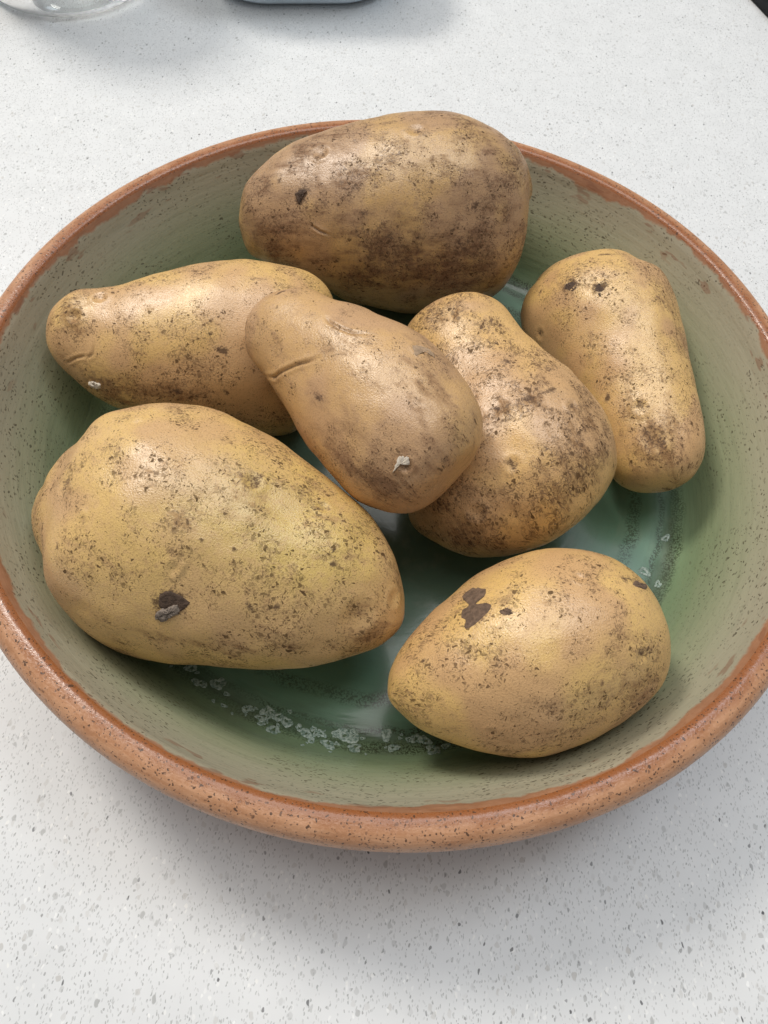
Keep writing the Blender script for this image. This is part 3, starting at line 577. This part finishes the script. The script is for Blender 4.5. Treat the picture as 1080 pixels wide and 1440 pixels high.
def clod(parent, V, Nn, name, poly, height, kind, seed):
    """A thin ragged lump that follows the skin: rings of the outline shrunk towards its middle."""
    rr = np.random.RandomState(seed)
    poly = closed_spline(np.array(poly), 48); poly = poly + rr.normal(0, .10, poly.shape)
    c = poly.mean(0); rows = []; near = V[np.linalg.norm(V - c, axis=1) < 22]; nn = Nn[np.linalg.norm(V - c, axis=1) < 22]
    nrm = nn[((near - c) ** 2).sum(1).argmin()]
    for k, h in ((1.0, -.12), (.97, .55), (.86, .9), (.62, 1.0), (.33, .95), (.06, 1.0)):
        Q = c + (poly - c) * k
        idx = [((near - q) ** 2).sum(1).argmin() for q in Q]
        # keep the position in the tangent plane, take the height from the skin
        off = ((near[idx] - Q) @ nrm)
        lift = height * h + (rr.uniform(-.3, .35, len(Q)) * height if h > .3 else 0)
        if kind == 2: lift = lift + (h > 0) * height * 1.2 * np.linspace(-.3, .6, len(Q))
        rows.append(Q + nrm[None] * (off + lift)[:, None])
    n = len(poly); P = np.vstack(rows + [rows[-1].mean(0)[None]]) / 1000
    F = []
    for a in range(len(rows) - 1):
        for j in range(n):
            F.append((a * n + j, a * n + (j + 1) % n, (a + 1) * n + (j + 1) % n, (a + 1) * n + j))
    last = (len(rows) - 1) * n
    for j in range(n): F.append((last + j, last + (j + 1) % n, len(P) - 1))
    return mesh_obj(name, P, F, CLODMAT[kind], parent)

NA, NR = 260, 360
for key, d in POTATO.items():
    s = d['scale']
    G, N = potato_grid(np.array(d['outline']) / s, d['thick'], d['lump'], d['seed'], NA, NR)
    G = G * s
    V = G.reshape(-1, 3); Nf = N.reshape(-1, 3)
    spot, soil = blobfield(V, d['spot']), blobfield(V, d['soil'])
    disp = np.zeros(len(V)); groove = np.zeros(len(V))
    for pts, dep, wid in d['crease']:
        dist, w = polydist(V, pts)
        taper = np.clip(np.sin(np.pi * np.clip(w, .04, .96)) * 1.5, 0, 1)
        g = np.exp(-(dist / (wid * .62)) ** 2) * taper
        lip = np.exp(-((dist - wid * 1.7) / (wid * .9)) ** 2) * taper
        disp += -dep * g + .32 * dep * lip
        if dep > 0: groove = np.maximum(groove, g * min(1, dep * 1.1))
    for x, y, z, r, dep in d['eye']:
        q = np.linalg.norm(V - np.array((x, y, z)), axis=1) / r
        disp += -dep * np.exp(-(q * 1.25) ** 2) + .45 * dep * np.exp(-((q - 1.35) / .45) ** 2)
    disp += spot * .10
    V2 = (V + Nf * disp[:, None])
    # single pole vertices
    P = np.vstack([V2[:1], V2[NR:NA * NR], V2[-1:]]) / 1000
    pick = np.r_[0, np.arange(NR, NA * NR), len(V) - 1]
    i, j = np.meshgrid(np.arange(NA - 2), np.arange(NR), indexing='ij')
    a = 1 + i * NR + j; b = 1 + i * NR + (j + 1) % NR
    quads = np.stack([a, a + NR, b + NR, b], -1).reshape(-1, 4)
    jj = np.arange(NR); L0 = 1 + (NA - 2) * NR
    capA = np.stack([np.zeros(NR, int), 1 + jj, 1 + (jj + 1) % NR], 1)
    capB = np.stack([np.full(NR, len(P) - 1), L0 + (jj + 1) % NR, L0 + jj], 1)
    me_faces = [tuple(q) for q in quads.tolist()] + [tuple(q) for q in capA.tolist()] + [tuple(q) for q in capB.tolist()]
    o = mesh_obj('potato', P, me_faces, SKIN[key])
    arc = np.r_[0, np.cumsum(np.linalg.norm(np.diff(G.mean(1), axis=0), axis=1))]
    wid = (G[..., 1].max(1) - G[..., 1].min(1)) / 2; al = (np.arange(NR) / NR * 2 * math.pi - math.pi / 2 + math.pi) % (2 * math.pi) - math.pi
    wid = smooth1(np.maximum(wid, wid.max() * .45), 12)
    sk = np.stack([np.repeat(arc[:, None], NR, 1), wid[:, None] * al[None], np.zeros((NA + 1, NR))], -1).reshape(-1, 3) / 1000
    vattr(o, 'skin', sk[pick])
    q = P * 1000
    fattr(o, 'slow', .5 + .34 * waves(q, d['seed'] + 5, 34) + .18 * waves(q, d['seed'] + 6, 13))
    fattr(o, 'mid', .5 + .26 * waves(q, d['seed'] + 7, 19) + .22 * waves(q, d['seed'] + 8, 8) + .12 * waves(q, d['seed'] + 9, 4))
    fattr(o, 'spot', spot[pick]); fattr(o, 'soil', soil[pick]); fattr(o, 'groove', groove[pick])
    if key == 'P3':
        gx = (P[:, 0] - .022) / .030; gy = (P[:, 1] - .004) / .020
        fattr(o, 'green', np.exp(-(gx ** 2 + gy ** 2)))
    M = Matrix(d['axes']).transposed().to_4x4(); M.translation = Vector(d['at'])
    o.matrix_world = M
    tag(o, LABELS[key], 'potato', 'potatoes in the bowl')
    for k, (nm, poly, hgt, kind) in enumerate(d['clod']):
        clod(o, V, Nf, nm, poly, hgt, kind, d['seed'] + k)

# ------------------------------------------------------------ things behind the bowl
def ring_solid(name, prof, mat, parent, n=96, close=True):
    prof = list(prof); V = []; F = []
    for r, z in prof:
        for j in range(n):
            a = 2 * math.pi * j / n; V.append((r * math.cos(a), r * math.sin(a), z))
    for i in range(len(prof) - 1):
        for j in range(n):
            F.append((i * n + j, (i + 1) * n + j, (i + 1) * n + (j + 1) % n, i * n + (j + 1) % n))
    return mesh_obj(name, V, F, mat, parent)

gm = NT('clear_glass')
glass_mat = gm.set(Base_Color=(0.84, .87, .88), Roughness=.02, Transmission_Weight=1.0, IOR=1.5)
gp = [(.0003, .0016), (.030, .0016), (.0370, .0004), (.0405, .0008), (.0425, .0030), (.0434, .0075), (.0442, .03), (.0452, .09), (.0456, .118), (.0450, .1195), (.0438, .118), (.0432, .09), (.0422, .03), (.0412, .0125), (.0395, .0092), (.034, .0078), (.0003, .0075)]
glass = ring_solid('drinking_glass', curve(gp, 4), glass_mat, None)
glass.location = (-.2215, .3245, 0); glass.scale = (1.10, 1.10, 1.05)
tag(glass, 'clear empty glass standing behind the bowl at the left', 'glass')

def rounded_rect(hx, hy, r, n=10):
    out = []
    for cx, cy, a0 in ((hx - r, hy - r, 0), (-hx + r, hy - r, 90), (-hx + r, -hy + r, 180), (hx - r, -hy + r, 270)):
        for k in range(n + 1):
            a = math.radians(a0 + 90 * k / n); out.append((cx + r * math.cos(a), cy + r * math.sin(a)))
    return out
def loft_rect(name, levels, mat, parent=None, cap_top=True):
    V = []; F = []; n = None
    for hx, hy, r, z in levels:
        ring = rounded_rect(hx, hy, r); n = len(ring); V += [(x, y, z) for x, y in ring]
    for i in range(len(levels) - 1):
        for j in range(n): F.append((i * n + j, i * n + (j + 1) % n, (i + 1) * n + (j + 1) % n, (i + 1) * n + j))
    F.append(tuple(range(n))[::-1])
    if cap_top: F.append(tuple(range((len(levels) - 1) * n, len(levels) * n)))
    return mesh_obj(name, V, F, mat, parent)
tub_mat = mat_simple('blue_grey_plastic', (0.70, .83, .92), .22, 60, .08, .00002, Specular_IOR_Level=.6)
lid_mat = mat_simple('pale_lid', (0.55, .60, .63), .35, 60, .08, .00002)
tub = bpy.data.objects.new('storage_tub', None); C.objects.link(tub); tub.location = (-.088, .3600, 0); tub.rotation_euler = (0, 0, math.radians(12))
tag(tub, 'blue grey tub with rounded corners standing behind the bowl, mostly cut off', 'tub')
loft_rect('body', [(.046, .034, .026, .0004), (.051, .039, .030, .0012), (.0545, .0425, .0325, .004), (.0565, .0445, .034, .010), (.060, .048, .036, .050)], tub_mat, tub)
loft_rect('lid', [(.0625, .0505, .036, .0502), (.0640, .0520, .037, .0515), (.0640, .0520, .037, .057), (.062, .050, .036, .0585)], lid_mat, tub)

black_mat = mat_simple('black_plastic', (0.008, .009, .012), .55, 300, .3, .00005, Specular_IOR_Level=.2)
tray_c = Vector((.2012, .3755, 0))
mat_o = loft_rect('black_tray', [(.118, .098, .004, .0003), (.120, .100, .005, .0012), (.120, .100, .005, .0105), (.1188, .0988, .0045, .0118), (.116, .096, .004, .0120), (.114, .094, .003, .0095)], black_mat)
ang = math.radians(-69)
tag(mat_o, 'black edge of a flat dark object at the far right corner', 'tray')
dirv = Vector((math.cos(ang), math.sin(ang), 0)); nrm = Vector((-dirv.y, dirv.x, 0))
mat_o.rotation_euler = (0, 0, ang); mat_o.location = tray_c + nrm * .100
